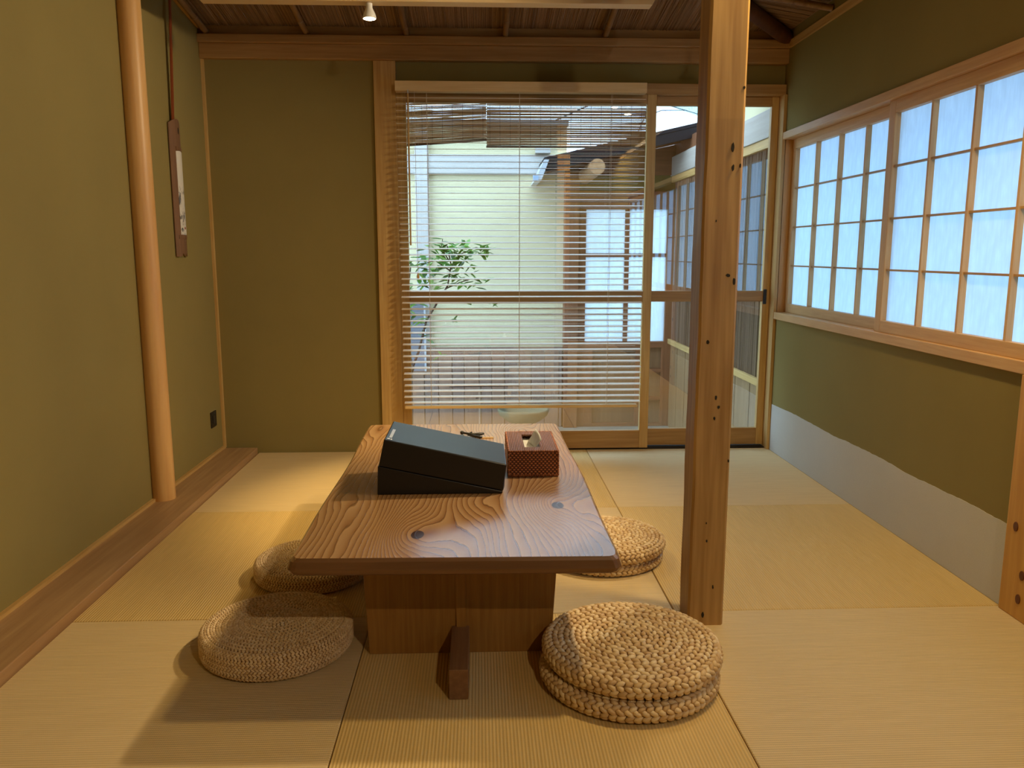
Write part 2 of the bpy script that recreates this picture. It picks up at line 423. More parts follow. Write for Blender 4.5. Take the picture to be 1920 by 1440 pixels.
# wear holes and nicks on the pillar, as shallow dark pits
for (x, z, a, b) in ((.646, .930, .0035, .010), (.630, .945, .006, .004), (.628, 1.26, .004, .011), (.631, 1.21, .0035, .008), (.649, 1.215, .002, .005),
                     (.585, .775, .004, .006), (.612, .63, .003, .006), (.620, .605, .003, .005), (.610, .575, .003, .005), (.650, 1.40, .003, .004),
                     (.603, .24, .002, .004), (.60, .29, .0018, .003), (.625, .11, .002, .005), (.594, 1.08, .0015, .003), (.60, .03, .004, .008), (.652, .46, .002, .004)):
    m = MB(); ring = [(x + a * math.cos(t) * random.uniform(.7, 1.2), 2.0235, z + b * math.sin(t) * random.uniform(.7, 1.2)) for t in [k * math.pi / 5 for k in range(10)]]
    m.prism(ring, (0, .004, 0)); obj('wear_hole', m, DARK, post)
m = MB(); m.tube([(-1.270, 3.15, z) for z in (.03, .5, 1.0, 1.5, 2.0, 2.3)], [.0455, .0445, .044, .043, .0425, .042], 40)
obj('alcove_log', m, W_LOG, kind='structure', label='smooth round log pillar against the left wall')

# ---- ceiling: hipped, reeds on bamboo rafters
SL, L = .15, 2.4
def cz(x, y): return 2.052 + SL * max(0.0, min(YB - .03 - y, XR - x, L))
ceil = empty('ceiling', (0, 2, 2.1), kind='structure')
yb = YB - .03
def slab(pts, th=.12):
    a = [Vector((x, y, z)) for x, y, z in pts]; return MB().prism(a, (0, 0, th))
m = slab([(XL - .05, yb + .1, 2.052 - .015), (XR + .1, yb + .1, 2.052 - .015), (XR, yb, 2.052), (XR - L, yb - L, 2.052 + SL * L), (XL - .05, yb - L, 2.052 + SL * L)])
obj('back_slope', m, REED_C, ceil)
m = slab([(XR + .1, yb + .1, 2.037), (XR + .1, -1.4, 2.037), (XR, -1.4, 2.052), (XR - L, -1.4, 2.052 + SL * L), (XR - L, yb - L, 2.052 + SL * L), (XR, yb, 2.052)])
obj('right_slope', m, REED_CX, ceil)
obj('front_panel', slab([(XL - .05, yb - L, 2.052 + SL * L), (XR - L, yb - L, 2.052 + SL * L), (XR - L, -1.4, 2.052 + SL * L), (XL - .05, -1.4, 2.052 + SL * L)]), REED_C, ceil)
random.seed(11)
m = MB(); x = XL + .02
while x < XR - .02:
    y0 = yb - .0; ln = min(1.5, XR - x) if x > 0.0 else 1.5
    ln = max(.02, ln)
    zz = lambda y: 2.052 + SL * (yb - y) - .001
    r = random.uniform(.0018, .0038); j = random.uniform(-.02, .02); dz = random.uniform(-.003, .002)
    m.tube([(x, y0, zz(y0) + dz), (x + j * .5, y0 - ln / 2, zz(y0 - ln / 2) + dz - random.uniform(0, .003)), (x + j, y0 - ln, zz(y0 - ln) + dz)], r, 5, cap=False)
    x += random.uniform(.003, .0065)
obj('reed_layer', m, REED_C, ceil, kind='stuff')
m = MB(); y = yb - .03
while y > 2.2:
    ln = min(1.2, yb - y)
    r = random.uniform(.0018, .0038); dz = random.uniform(-.003, .002)
    m.tube([(XR - .01, y, 2.052 + dz), (XR - ln, y + random.uniform(-.01, .01), 2.052 + SL * ln + dz)], r, 5, cap=False)
    y -= random.uniform(.003, .0065)
obj('reed_layer', m, REED_CX, ceil, kind='stuff')
def bamboo(p0, p1, r, node=.23):
    p0, p1 = Vector(p0), Vector(p1); d = p1 - p0; ln = d.length; pts, rr = [], []
    s0 = 0.0; first = random.uniform(.05, node)
    marks = [0.0] + [first + node * k for k in range(int(ln / node) + 1) if first + node * k < ln - .02] + [ln]
    for k in marks:
        for o, q in ((-.012, 1.0), (-.003, 1.0), (0, 1.16), (.004, .97)):
            s_ = k + o
            if 0 <= s_ <= ln: pts.append(p0 + d * (s_ / ln)); rr.append(r * q)
    mb = MB(); mb.tube(pts, rr, 10); return mb
for bx in (-1.262, -.801, -.336, .131, .603):
    ln = min(1.6, XR - bx)
    obj('bamboo_rafter', bamboo((bx, 3.985, 2.018), (bx, 3.985 - ln, 2.018 + SL * ln), .0145), BAMB, ceil)
for by in (3.52, 3.06):
    ln = YB - by - .02
    obj('bamboo_rafter', bamboo((XR - .005, by, 2.018), (XR - ln, by, 2.018 + SL * ln), .014), BAMB, ceil)
m = MB(); m.tube([(XR - .01, yb - .01, 2.015), (XR - .7, yb - .7, 2.015 + SL * .7), (XR - 2.3, yb - 2.3, 2.015 + SL * 2.3)], [.035, .034, .032], 14)
obj('hip_beam', m, wood('dark_log', lin(110, 66, 38), lin(70, 40, 22), 'Y', 30), ceil)
obj('upper_roof', MB().box(XL - .12, XR + .12, -1.45, YB + .12, TOPZ, TOPZ + .05), DARK, ceil)

# ================================================================== INTERIOR THINGS
# ---- low table
def table_wood(name):
    t = NT(name); s = t.sep(); x, y = s[0], s[1]
    v = t.map(scale=(1, .22, 1))
    n1 = t.noise(v, 5.5, 2, .45, .3); n2 = t.noise(v, 22, 2, .5)
    u = t.math('MULTIPLY_ADD', x, 62, t.math('MULTIPLY', n1, 10)); u = t.math('MULTIPLY_ADD', n2, 1.1, u)
    knotmask = None
    for kx, ky, w, A in ((-.095, -.545, .075, 7.0), (.257, -.335, .085, 8.0), (.193, .57, .06, 5.0), (-.16, .25, .06, 4.0), (.02, -.30, .09, 4.0)):
        dx = t.math('SUBTRACT', x, kx); dy = t.math('MULTIPLY', t.math('SUBTRACT', y, ky), .55)
        r2 = t.math('ADD', t.math('MULTIPLY', dx, dx), t.math('MULTIPLY', dy, dy))
        gq = t.math('POWER', 2.718, t.math('MULTIPLY', r2, -1 / (w * w)))
        u = t.math('MULTIPLY_ADD', gq, A, u)
        if A > 6:
            km = t.math('LESS_THAN', t.math('ADD', r2, t.math('MULTIPLY', n2, .00012)), .00030)
            knotmask = km if knotmask is None else t.math('MAXIMUM', knotmask, km)
    fr = t.math('FRACT', u)
    c = t.ramp(fr, [(0, lin(170, 136, 98)), (.45, lin(160, 124, 86)), (.80, lin(142, 102, 66)), (.93, lin(102, 68, 42)), (1.0, lin(168, 134, 96))])
    fine = t.noise(t.map(scale=(1, .03, 1)), 420, 2)
    c = t.mix(t.math('MULTIPLY', fine, .25), c, lin(120, 84, 54))
    c = t.mix(knotmask, c, lin(58, 36, 26))
    h = t.ramp(fr, [(0, (0, 0, 0)), (.6, (.15, .15, .15)), (.9, (1, 1, 1)), (1, (0, 0, 0))])
    rg = t.math('MULTIPLY_ADD', fr, -.10, .36)
    t.bsdf(c, rg, t.bump(h, .30, .0006), .6, coat=.5, coat_rough=.16); return t.m
TBL = table_wood('table_cedar')
TBLZ = wood('table_cedar_panel', lin(166, 122, 60), lin(134, 92, 42), 'Z', 110, .45)
TBLY = wood('table_cedar_runner', lin(146, 108, 72), lin(116, 80, 52), 'Y', 60, .5)
TBLX = wood('table_shaded_end_grain', lin(134, 96, 60), lin(92, 62, 36), 'X', 50, .45)  # end grain with the shade of the unlit edges put into its colour
tab = empty('low_table', (-.055, 2.36, 0), 'low cedar table with glossy swirling grain, standing in the middle of the mats', 'table')
TZ = .345
layers = [(TZ - .040, .016), (TZ - .036, .006), (TZ - .026, 0.0), (TZ - .008, .006), (TZ, .014)]
def outline(inset):
    pts = []; xl, xr, y0, y1 = -.424 + inset, .312 - inset, 1.668 + inset * .5, 3.058 - inset * .5
    cr = .018; N = 14
    wob = lambda y, s: .004 * math.sin(y * 3.1 + s) + .002 * math.sin(y * 8.3 + s)
    for k in range(N + 1):
        y = y0 + cr + (y1 - y0 - 2 * cr) * k / N; pts.append((xr + wob(y, 1) - .004 * (k / N), y))
    for a in (30, 60): pts.append((xr - .004 + wob(y1, 1) - cr + cr * math.cos(math.radians(a)), y1 - cr + cr * math.sin(math.radians(a))))
    pts.append((xr - cr, y1)); pts.append((xl + cr - .012, y1))
    for a in (120, 150): pts.append((xl - .012 + cr + cr * math.cos(math.radians(a)), y1 - cr + cr * math.sin(math.radians(a))))
    for k in range(N + 1):
        y = y1 - cr - (y1 - y0 - 2 * cr) * k / N; pts.append((xl + wob(y, 0) - .012 * (1 - k / N), y))
    for a in (210, 240): pts.append((xl + cr + cr * math.cos(math.radians(a)), y0 + cr + cr * math.sin(math.radians(a))))
    pts.append((xl + cr, y0)); pts.append((xr - cr, y0 - .012))
    for a in (300, 330): pts.append((xr - cr + cr * math.cos(math.radians(a)), y0 - .010 + cr + cr * math.sin(math.radians(a))))
    return pts
m = MB(); vs_, fs = [], []
for z, ins in layers: vs_ += [(x, y, z) for x, y in outline(ins)]
K = len(outline(0))
for i in range(len(layers) - 1):
    for k in range(K):
        k2 = (k + 1) % K; fs.append((i * K + k, i * K + k2, (i + 1) * K + k2, (i + 1) * K + k))
fs += [tuple(range(K))[::-1], tuple(range((len(layers) - 1) * K, len(layers) * K))]
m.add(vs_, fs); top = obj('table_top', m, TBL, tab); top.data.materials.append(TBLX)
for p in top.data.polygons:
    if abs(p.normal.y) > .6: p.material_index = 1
for ya, yb_ in ((1.90, 1.945), (2.80, 2.845)):
    for xa0, xa1, xb0, xb1 in ((-.283, -.0525, -.298, -.0525), (-.0518, .175, -.0518, .194)):
        m = MB().hexa([(xa0, ya, 0), (xa1, ya, 0), (xa1, yb_, 0), (xa0, yb_, 0), (xb0, ya, TZ - .040), (xb1, ya, TZ - .040), (xb1, yb_, TZ - .040), (xb0, yb_, TZ - .040)])
        obj('leg_board', m, TBLZ, tab, bevel=.0015)
m = MB().box(-.075, -.031, 1.682, 3.02, 0, .073); obj('runner', m, TBLY, tab, bevel=.002)
m = MB().hexa([(-.063, 1.893, .073), (-.039, 1.893, .073), (-.039, 1.9, .073), (-.063, 1.9, .073), (-.066, 1.897, TZ - .04), (-.040, 1.897, TZ - .04), (-.040, 1.9, TZ - .04), (-.066, 1.9, TZ - .04)])
obj('centre_strip', m, TBLZ, tab)

# ---- floor cushions
def unit_blob(nu=6, nv=4):
    v = [(0, 0, 1)]
    for j in range(1, nv):
        ph = math.pi * j / nv
        for i in range(nu):
            th = 2 * math.pi * i / nu; v.append((math.sin(ph) * math.cos(th), math.sin(ph) * math.sin(th), math.cos(ph)))
    v.append((0, 0, -1)); f = []
    for i in range(nu): f.append((0, 1 + i, 1 + (i + 1) % nu))
    for j in range(nv - 2):
        for i in range(nu):
            a = 1 + j * nu + i; b = 1 + j * nu + (i + 1) % nu; f.append((a, a + nu, b + nu, b))
    e = len(v) - 1
    for i in range(nu): f.append((e, e - nu + (i + 1) % nu, e - nu + i))
    return v, f
BV, BF = unit_blob()
def cushion(name, cx, cy, z0, r, h, ring, knot, mat, tilt, label, group, fat=.36, edge_r=.02):
    root = empty(name, (cx, cy, z0), label, 'cushion', group)
    er = min(edge_r, h * .48)
    prof = []          # (rho, z, nrho, nz) from centre over the rim to the floor
    dome = .006
    s = 0
    top_len = r - er; nr = max(2, round(top_len / ring))
    for k in range(nr):
        rho = (k + .35) * top_len / nr; prof.append((rho, h + dome * (1 - (rho / r) ** 2) - .0, 0, 1))
    na = max(1, round(er * math.pi / 2 / ring))
    for k in range(na):
        a = (k + .5) / na * math.pi / 2; prof.append((r - er + er * math.sin(a), h - er + er * math.cos(a), math.sin(a), math.cos(a)))
    side = h - 2 * er; ns = max(0, round(side / ring))
    for k in range(ns): prof.append((r, h - er - (k + .5) * side / ns, 1, 0))
    nb = max(1, round(er * 1.2 / ring))
    for k in range(nb):
        a = math.pi / 2 + (k + .5) / nb * math.pi * .33; prof.append((r - er + er * math.sin(a), er + er * math.cos(a), math.sin(a), math.cos(a)))
    mb = MB(); sunk = ring * .18
    for i, (rho, z, nr_, nz) in enumerate(prof):
        N = max(4, round(2 * math.pi * rho / knot)); off = random.random()
        sg = 1 if i % 2 else -1
        for k in range(N):
            th = 2 * math.pi * (k + off) / N + random.uniform(-.1, .1) / N
            ct, st_ = math.cos(th), math.sin(th)
            nrm = Vector((nr_ * ct, nr_ * st_, nz)); tan = Vector((-st_, ct, 0)); acr = nrm.cross(tan)
            a = math.radians(tilt) * sg
            d1 = tan * math.cos(a) + acr * math.sin(a); d2 = nrm.cross(d1)
            la = min(knot, 2 * math.pi * rho / N) * .66 * random.uniform(.9, 1.12); lb = ring * .50 * random.uniform(.92, 1.1); lc = ring * fat * random.uniform(.85, 1.2)
            c = Vector((cx + rho * ct, cy + rho * st_, z0 + z)) - nrm * (sunk + lc * .4)
            mb.add([c + d1 * (p[0] * la) + d2 * (p[1] * lb) + nrm * (p[2] * lc) for p in BV], BF, True)
    lowest = min(p[2] for p in mb.v)
    mb.v = [(x, y, max(z, z0 + .0005)) for x, y, z in mb.v]
    q = ring * .42
    core = [(0.0005, h - q), (r * .6, h + dome * .6 - q), (r - er, h - q), (r - er * .35 - q, h - er * .3), (r - q, h - er), (r - q, er), (r - er * .4 - q, er * .25), (r - er, .001), (.0005, .001)]
    obj('core', MB().lathe((cx, cy, z0), core[::-1], 40), CORE, root)
    obj('plaited_cover', mb, mat, root, kind='stuff')
    return root
random.seed(5)
cushion('floor_cushion', -.524, 1.952, 0, .191, .072, .0069, .0098, RUSH, 38, 'thick finely woven straw cushion, the nearer one left of the table', 'round straw cushions')
cushion('floor_cushion', -.530, 2.425, 0, .180, .062, .0069, .0098, RUSH, 38, 'finely woven straw cushion half under the left edge of the table', 'round straw cushions')
cushion('floor_cushion', .350, 1.768, 0, .213, .047, .0135, .0185, HYAC, 28, 'coarse braided cushion, lower of the stack in front of the pillar', 'round braided cushions', .42, .023)
cushion('floor_cushion', .358, 1.783, .0465, .214, .047, .0135, .0185, HYAC, 28, 'coarse braided cushion, upper of the stack in front of the pillar', 'round braided cushions', .42, .023)
cushion('floor_cushion', .408, 2.545, 0, .198, .040, .0130, .0180, HYAC, 28, 'coarse braided cushion, lower of the stack beside the far right table edge', 'round braided cushions', .42, .02)
cushion('floor_cushion', .412, 2.540, .0395, .200, .040, .0130, .0180, HYAC, 28, 'coarse braided cushion, upper of the stack beside the far right table edge', 'round braided cushions', .42, .02)

# ---- black slanted case on the table
case = empty('presentation_case', (-.11, 2.25, TZ), 'black cloth-covered slanted case lying on the table', 'case')
ya, yb_ = 2.135, 2.375
obj('base_wedge', MB().hexa([(-.284, ya, TZ + .0005), (.060, ya, TZ + .0005), (.060, yb_, TZ + .0005), (-.284, yb_, TZ + .0005), (-.281, ya, .4265), (.060, ya, .352), (.060, yb_, .352), (-.281, yb_, .4265)]), BLACKC, case, bevel=.002)
lid = obj('slanted_lid', MB().hexa([(-.2785, ya - .001, .4275), (.0625, ya - .001, .353), (.0625, yb_ + .001, .353), (-.2785, yb_ + .001, .4275), (-.262, ya - .001, .5015), (.0715, ya - .001, .428), (.0715, yb_ + .001, .428), (-.262, yb_ + .001, .5015)]), BLACKC, case, bevel=.003)
def ontop(x, y, dz=.0006): return (x, y, .5015 - (x + .262) * (.0735 / .3335) + dz)
def top_print(nm, x0, x1, y0, y1, mat, lab):
    lp = [ontop(x0, y0), ontop(x1, y0), ontop(x1, y1), ontop(x0, y1)]
    obj(nm, MB().prism(lp, (0, 0, .0004)), mat, lid, label=lab)
top_print('printed_strip', -.2515, -.2435, 2.165, 2.270, GREYP, 'grey printed strip near the corner of the lid')
top_print('printed_mark', -.2545, -.2475, 2.146, 2.156, WHITE, 'small white printed mark')
top_print('printed_mark', -.2455, -.2415, 2.144, 2.155, WHITE, 'small white printed mark')

# ---- wicker tissue box
def wicker(name):
    t = NT(name); s = t.sep()
    a = t.math('ADD', s[0], s[1]); P = .0062
    row = t.math('FLOOR', t.math('DIVIDE', s[2], P))
    ph = t.math('MULTIPLY_ADD', t.math('MODULO', row, 2.0), math.pi, t.math('MULTIPLY', a, 2 * math.pi / .0115))
    wv = t.math('MULTIPLY_ADD', t.math('SINE', ph), .5, .5)
    rr = t.math('ABSOLUTE', t.math('SINE', t.math('MULTIPLY', s[2], math.pi / P)))
    h = t.math('MULTIPLY', wv, rr)
    c = t.ramp(h, [(0, lin(60, 28, 14)), (.3, lin(130, 70, 36)), (1, lin(206, 130, 76))])
    t.bsdf(c, .45, t.bump(h, .9, .002), .45); return t.m
def wicker_top(name):
    t = NT(name); s = t.sep()
    rr = t.math('ABSOLUTE', t.math('SINE', t.math('MULTIPLY', s[0], math.pi / .0052)))
    n = t.noise(t.map(scale=(1, .25, 1)), 260, 3)
    c = t.mix(rr, lin(70, 42, 30), lin(156, 108, 84)); c = t.mix(t.math('MULTIPLY', n, .6), c, lin(60, 34, 24))
    t.bsdf(c, .5, t.bump(t.math('ADD', rr, n), .8, .002), .4); return t.m
WK, WKT = wicker('brown_wicker'), wicker_top('brown_wicker_lid')
tis = empty('tissue_box', (.156, 2.43, TZ), 'brown woven wicker tissue box standing on the table', 'tissue box')
X0, X1, Y0, Y1, Z0, Z1 = .082, .231, 2.300, 2.560, TZ + .0005, .4245
sx0, sx1, sy0, sy1 = .132, .180, 2.345, 2.515
for nm, b in (('side_wall', (X0, X1, Y0, Y0 + .006)), ('side_wall', (X0, X1, Y1 - .006, Y1)), ('side_wall', (X0, X0 + .006, Y0 + .006, Y1 - .006)), ('side_wall', (X1 - .006, X1, Y0 + .006, Y1 - .006))):
    obj(nm, MB().box(*b, Z0, Z1 - .005), WK, tis)
m = MB()
for b in ((X0, sx0, Y0, Y1), (sx1, X1, Y0, Y1), (sx0, sx1, Y0, sy0), (sx0, sx1, sy1, Y1)): m.box(*b, Z1 - .005, Z1)
obj('woven_lid', m, WKT, tis)
rope = MB()
def edge_rope(p, q, r=.0034):
    p, q = Vector(p), Vector(q); n_ = int((q - p).length / .0065); d = (q - p).normalized()
    for k in range(n_):
        c = p + (q - p) * ((k + .5) / n_); a = d.orthogonal().normalized(); b = d.cross(a)
        rope.add([c + d * (u[0] * .0046) + a * (u[1] * r) + b * (u[2] * r) for u in BV], BF, True)
e = .001
cs = [(X0 + e, Y0 + e), (X1 - e, Y0 + e), (X1 - e, Y1 - e), (X0 + e, Y1 - e)]
for i in range(4):
    a, b = cs[i], cs[(i + 1) % 4]
    edge_rope((a[0], a[1], Z1 - .002), (b[0], b[1], Z1 - .002)); edge_rope((a[0], a[1], Z0 + .004), (b[0], b[1], Z0 + .004))
    edge_rope((a[0], a[1], Z0 + .004), (a[0], a[1], Z1 - .002))
obj('bound_edge', rope, fibre('wicker_binding', lin(110, 58, 28), lin(160, 92, 48), lin(190, 120, 70)), tis, kind='stuff')
TISS = paper('tissue_paper', (.86, .88, .88), .35)
obj('tissue_stack', MB().box(.100, .214, 2.32, 2.54, Z0 + .002, Z1 - .018), TISS, tis)
m = MB(); vs_, fs = [], []
R_, C_ = 7, 7
for i in range(R_):
    for j in range(C_):
        u, w = i / (R_ - 1), j / (C_ - 1)
        y = 2.375 + .125 * w; hgt = (Z1 - .02) + u * (.055 * (.35 + .65 * math.sin(w * math.pi * .8 + .5)))
        x = .158 + .012 * u + .007 * math.sin(w * 5 + u * 2) + .010 * u * u
        vs_.append((x, y, hgt))
for i in range(R_ - 1):
    for j in range(C_ - 1):
        a = i * C_ + j; fs.append((a, a + 1, a + C_ + 1, a + C_))
m.add(vs_, fs, True); tt = obj('tissue_sheet', m, TISS, tis); so = tt.modifiers.new('thick', 'SOLIDIFY'); so.thickness = .0012

# ---- small black ornament and pale stick behind the case
orn = empty('black_ornament', (-.03, 2.84, TZ), 'small black twisted twig-shaped ornament lying behind the slanted case', 'ornament')
m = MB(); m.tube([(-.066, 2.866, TZ + .008), (-.052, 2.856, TZ + .008), (-.030, 2.838, TZ + .007), (-.008, 2.83, TZ + .009), (.012, 2.842, TZ + .010)], [.0045, .004, .0065, .007, .0045], 8)
obj('stem', m, BLACKP, orn)
m = MB(); m.add([Vector((-.067, 2.866, TZ + .0085)) + Vector(p) * .0075 for p in unit_blob(10, 7)[0]], unit_blob(10, 7)[1], True); obj('knob', m, BLACKP, orn)
m = MB(); m.tube([(-.045, 2.846, TZ + .0045), (-.02, 2.82, TZ + .006), (.004, 2.80, TZ + .005)], [.003, .0045, .004], 8); obj('twig', m, BLACKP, orn)
m = MB(); m.tube([(-.036, 2.843, TZ + .012), (-.030, 2.842, TZ + .016)], [.004, .002], 8); obj('nub', m, BLACKP, orn)
obj('wooden_stick', MB().box(.004, .047, 2.805, 2.811, TZ + .0004, TZ + .004), W_PALE, origin=(.025, 2.808, TZ), label='thin pale wooden stick beside the black ornament', cat='stick')

# ---- venetian blind
bl = empty('venetian_blind', (.2, 3.95, 1.79), 'pale wooden venetian blind hanging in front of the glass door', 'blind')
BX0, BX1, BY = -.386, .793, 3.945
obj('head_rail', MB().box(BX0 - .002, BX1 + .002, BY - .028, BY + .028, 1.748, 1.793), W_PALE, bl, bevel=.0015)
obj('bottom_rail', MB().box(BX0 + .012, BX1 - .004, BY - .018, BY + .018, .236, .250), W_PALE, bl, bevel=.003)
tl = math.radians(8.5)
prof = []
for k in range(5):
    u = -.0160 + .032 * k / 4; prof.append((u, .0006 * (1 - (2 * k / 4 - 1) ** 2) + .0009))
for k in range(5):
    u = .0160 - .032 * k / 4; prof.append((u, .0006 * (1 - (2 * k / 4 - 1) ** 2) - .0009))
lp = [(BX0, u * math.cos(tl) - w * math.sin(tl), u * math.sin(tl) + w * math.cos(tl)) for u, w in prof]
sm = MB().prism(lp, (BX1 - BX0, 0, 0)).mesh('slat', W_SLAT)
NS = 51
for k in range(NS):
    z = 1.722 - k * (1.722 - .266) / (NS - 1)
    o = bpy.data.objects.new('slat', sm); COL.objects.link(o); o.parent = bl
    o.location = Vector((random.uniform(-.002, .004) + .010 * k / NS, BY, z)) - LOC[bl.name]
    o.rotation_euler = (random.uniform(-.012, .012), random.uniform(-.0006, .0006), 0)
CORD = plain('cord_white', lin(214, 196, 170), .7)
for cx in (-.243, .195, .634):
    for dy in (-.019, .019):
        m = MB(); m.tube([(cx, BY + dy, .245), (cx, BY + dy, 1.75)], .0009, 6); obj('ladder_cord', m, CORD, bl)
m = MB(); m.tube([(-.298, BY - .026, 1.75), (-.296, BY - .026, .905)], .0010, 6); cord = obj('pull_cord', m, CORD, bl)
m = MB(); m.lathe((-.296, BY - .026, .880), [(.003, 0), (.0065, .003), (.0068, .012), (.004, .022), (.001, .027)], 12); obj('tassel', m, W_POST['Z'], cord)
m = MB(); m.tube([(-.328, BY - .030, 1.735), (-.328, BY - .030, 1.038)], .0042, 8); wand = obj('tilt_wand', m, W_POST['Z'], bl)
m = MB(); m.tube([(-.328, BY - .030, 1.752), (-.328, BY - .030, 1.73)], .003, 8); obj('wand_hook', m, plain('nickel', (.5, .5, .5), .3, .5, 1), wand)

# ---- hanging split-bamboo plaque with ink painting
plq = empty('hanging_plaque', (XL + .01, 3.59, .987), 'narrow brown split-bamboo wall hanging with ink painting on the left wall', 'wall hanging')
def arc_sheet(y0, y1, zb, zt, off, th, notch=None, topcurve=0.0, n=12):
    m = MB(); vs_ = []
    for side in (0, 1):
        for k in range(n + 1):
            t = k / n; y = y0 + (y1 - y0) * t; bulge = .013 * (1 - (2 * ((y - 3.527) / .124) - 1) ** 2)
            x = XL + .004 + bulge + off - (th if side else 0)
            zl = zb + (notch(t) if notch else 0); zh = zt - topcurve * (2 * t - 1) ** 2
            vs_ += [(x, y, zl), (x, y, zh)]
    fs = []; S = 2 * (n + 1)
    for k in range(n):
        a = 2 * k; fs += [(a, a + 2, a + 3, a + 1), (S + a + 1, S + a + 3, S + a + 2, S + a), (a + 1, a + 3, S + a + 3, S + a + 1), (a, S + a, S + a + 2, a + 2)]
    fs += [(0, 1, S + 1, S), (2 * n, S + 2 * n, S + 2 * n + 1, 2 * n + 1)]
    return m.add(vs_, fs)
PLW = wood('plaque_bamboo', lin(138, 104, 78), lin(98, 70, 50), 'Z', 50, .5)
obj('bamboo_back', arc_sheet(3.527, 3.651, .987, 1.562, .004, .004, notch=lambda t: .020 * (1 - abs(((t * 2) % 1) * 2 - 1)) if .25 < t < .75 else (.0), topcurve=.022), PLW, plq)
obj('raised_band', arc_sheet(3.545, 3.640, 1.062, 1.078, .0075, .004), PLW, plq)
obj('raised_band', arc_sheet(3.560, 3.640, 1.432, 1.448, .0075, .004), PLW, plq)
t = NT('ink_painting'); s = t.sep()
n1 = t.noise(t.map(scale=(1, 1.0, .8)), 26, 4, .6, .4)
zz = t.math('SUBTRACT', s[2], .245)
band = t.ramp(t.math('MULTIPLY_ADD', s[2], 3.0, 0), [(.40, (1, 1, 1)), (.62, (.8, .8, .8)), (.80, (.9, .9, .9)), (.92, (0, 0, 0))])
ink = t.ramp(t.math('MULTIPLY', n1, 1.0), [(.50, (0, 0, 0)), (.58, (1, 1, 1))])
msk = t.mix(1.0, ink, band, 'MULTIPLY')
sky_ = t.mix(t.noise(t.tc.outputs['Object'], 12, 3), lin(196, 192, 184), lin(224, 220, 208))
t.bsdf(t.mix(msk, sky_, lin(54, 54, 60)), .8, spec=.2); INK = t.m
ink_p = obj('ink_painting', arc_sheet(3.560, 3.640, 1.080, 1.432, .0055, .001, topcurve=.004), INK, plq, label='black ink painting on white paper')
m = MB(); m.tube([(XL + .0232, 3.600, 1.108), (XL + .0243, 3.600, 1.108)], .0055, 12); obj('red_seal', m, plain('seal_red', lin(150, 80, 66), .7), ink_p, label='small faded red seal')
m = MB(); m.tube([(XL + .0185, 3.596, 1.515), (XL + .0218, 3.596, 1.515)], .006, 12)
m.v = [(x, y, 1.515 + (z - 1.515) * 2.4) for x, y, z in m.v]; obj('slot_hole', m, DARK, plq)
strap = obj('strap', MB().hexa([(XL + .010, 3.556, 1.548), (XL + .014, 3.556, 1.548), (XL + .014, 3.580, 1.548), (XL + .010, 3.580, 1.548),
                        (XL + .026, 3.571, 2.062), (XL + .030, 3.571, 2.062), (XL + .030, 3.590, 2.062), (XL + .026, 3.590, 2.062)]),
    wood('strap_wood', lin(150, 76, 38), lin(110, 48, 22), 'Z', 20, .5), plq, label='reddish brown wooden strap')
m = MB(); m.tube([(XL + .0, 3.580, 2.052), (XL + .034, 3.580, 2.056)], .004, 8); obj('peg', m, BLACKP, strap)

# ---- wall socket
so_ = empty('wall_socket', (XL, 3.873, .165), 'black wall socket low on the left wall near the corner', 'socket')
plate = obj('plate', MB().box(XL, XL + .006, 3.835, 3.912, .165, .243), BLACKP, so_, bevel=.003)
obj('insert', MB().box(XL + .006, XL + .0085, 3.858, 3.888, .185, .223), plain('dark_grey_plastic', (.03, .03, .032), .4), plate, bevel=.001)

# ---- light rail and spotlights
obj('ceiling_light_rail', MB().prism([(-1.035, 3.20, 1.930), (.662, 3.20, 1.930), (.70, 3.20, 2.00), (.70, 3.20, 2.135), (-1.035, 3.20, 2.135)], (0, .06, 0)), W_PALE, bevel=.002,
    label='pale wooden light rail hanging below the reed ceiling', cat='light rail')
LENS = emis('lamp_glow', (1.0, .80, .48), 22.0)
LWH = plain('lamp_white', (.75, .74, .70), .4)
def spotlight(x, y, z, watts, size, label, aim=(0, 0, -1), blend=.7, tint=WARM, stem=.0, soft=.022):
    """z: height of the lens"""
    r = empty('spotlight', (x, y, z), label, 'lamp', 'warm ceiling spotlights')
    m = MB(); m.lathe((x, y, z), [(.0245, .0015), (.026, .006), (.022, .020), (.015, .034), (.0125, .040), (.0125, .056)], 24); obj('housing', m, LWH, r)
    m = MB(); m.lathe((x, y, z), [(.0005, -.002), (.016, -.001), (.0235, .0015), (.0235, .004)], 24); obj('lens', m, LENS, r)
    if stem: m = MB(); m.tube([(x, y, z + .05), (x, y, z + .05 + stem)], .006, 10); obj('stem', m, LWH, r)
    ld = bpy.data.lights.new('spot_beam', 'SPOT'); ld.energy = watts; ld.color = tint; ld.spot_size = math.radians(size); ld.spot_blend = blend; ld.shadow_soft_size = soft
    lo = bpy.data.objects.new('spot_beam', ld); COL.objects.link(lo); lo.parent = r; lo.location = (0, 0, -.006)
    lo.rotation_euler = Vector(aim).to_track_quat('-Z', 'Y').to_euler()
    return r
spotlight(-.409, 3.23, 1.874, LAMP_BACK, 62, 'small glowing white spotlight under the pale light rail', (.15, -.06, -1))
spotlight(1.00, 1.95, 2.055, LAMP_RIGHT, 115, 'small white spotlight above the right side of the room', (-.22, .1, -1), soft=.05)
spotlight(.98, 2.6, 1.90, FILL_WALL, 112, 'unseen white spotlight added to brighten the left wall', (-1, -.10, -.52), .7, SOFT_WARM, .18, .04)  # added fill out of frame, washes the left wall with light
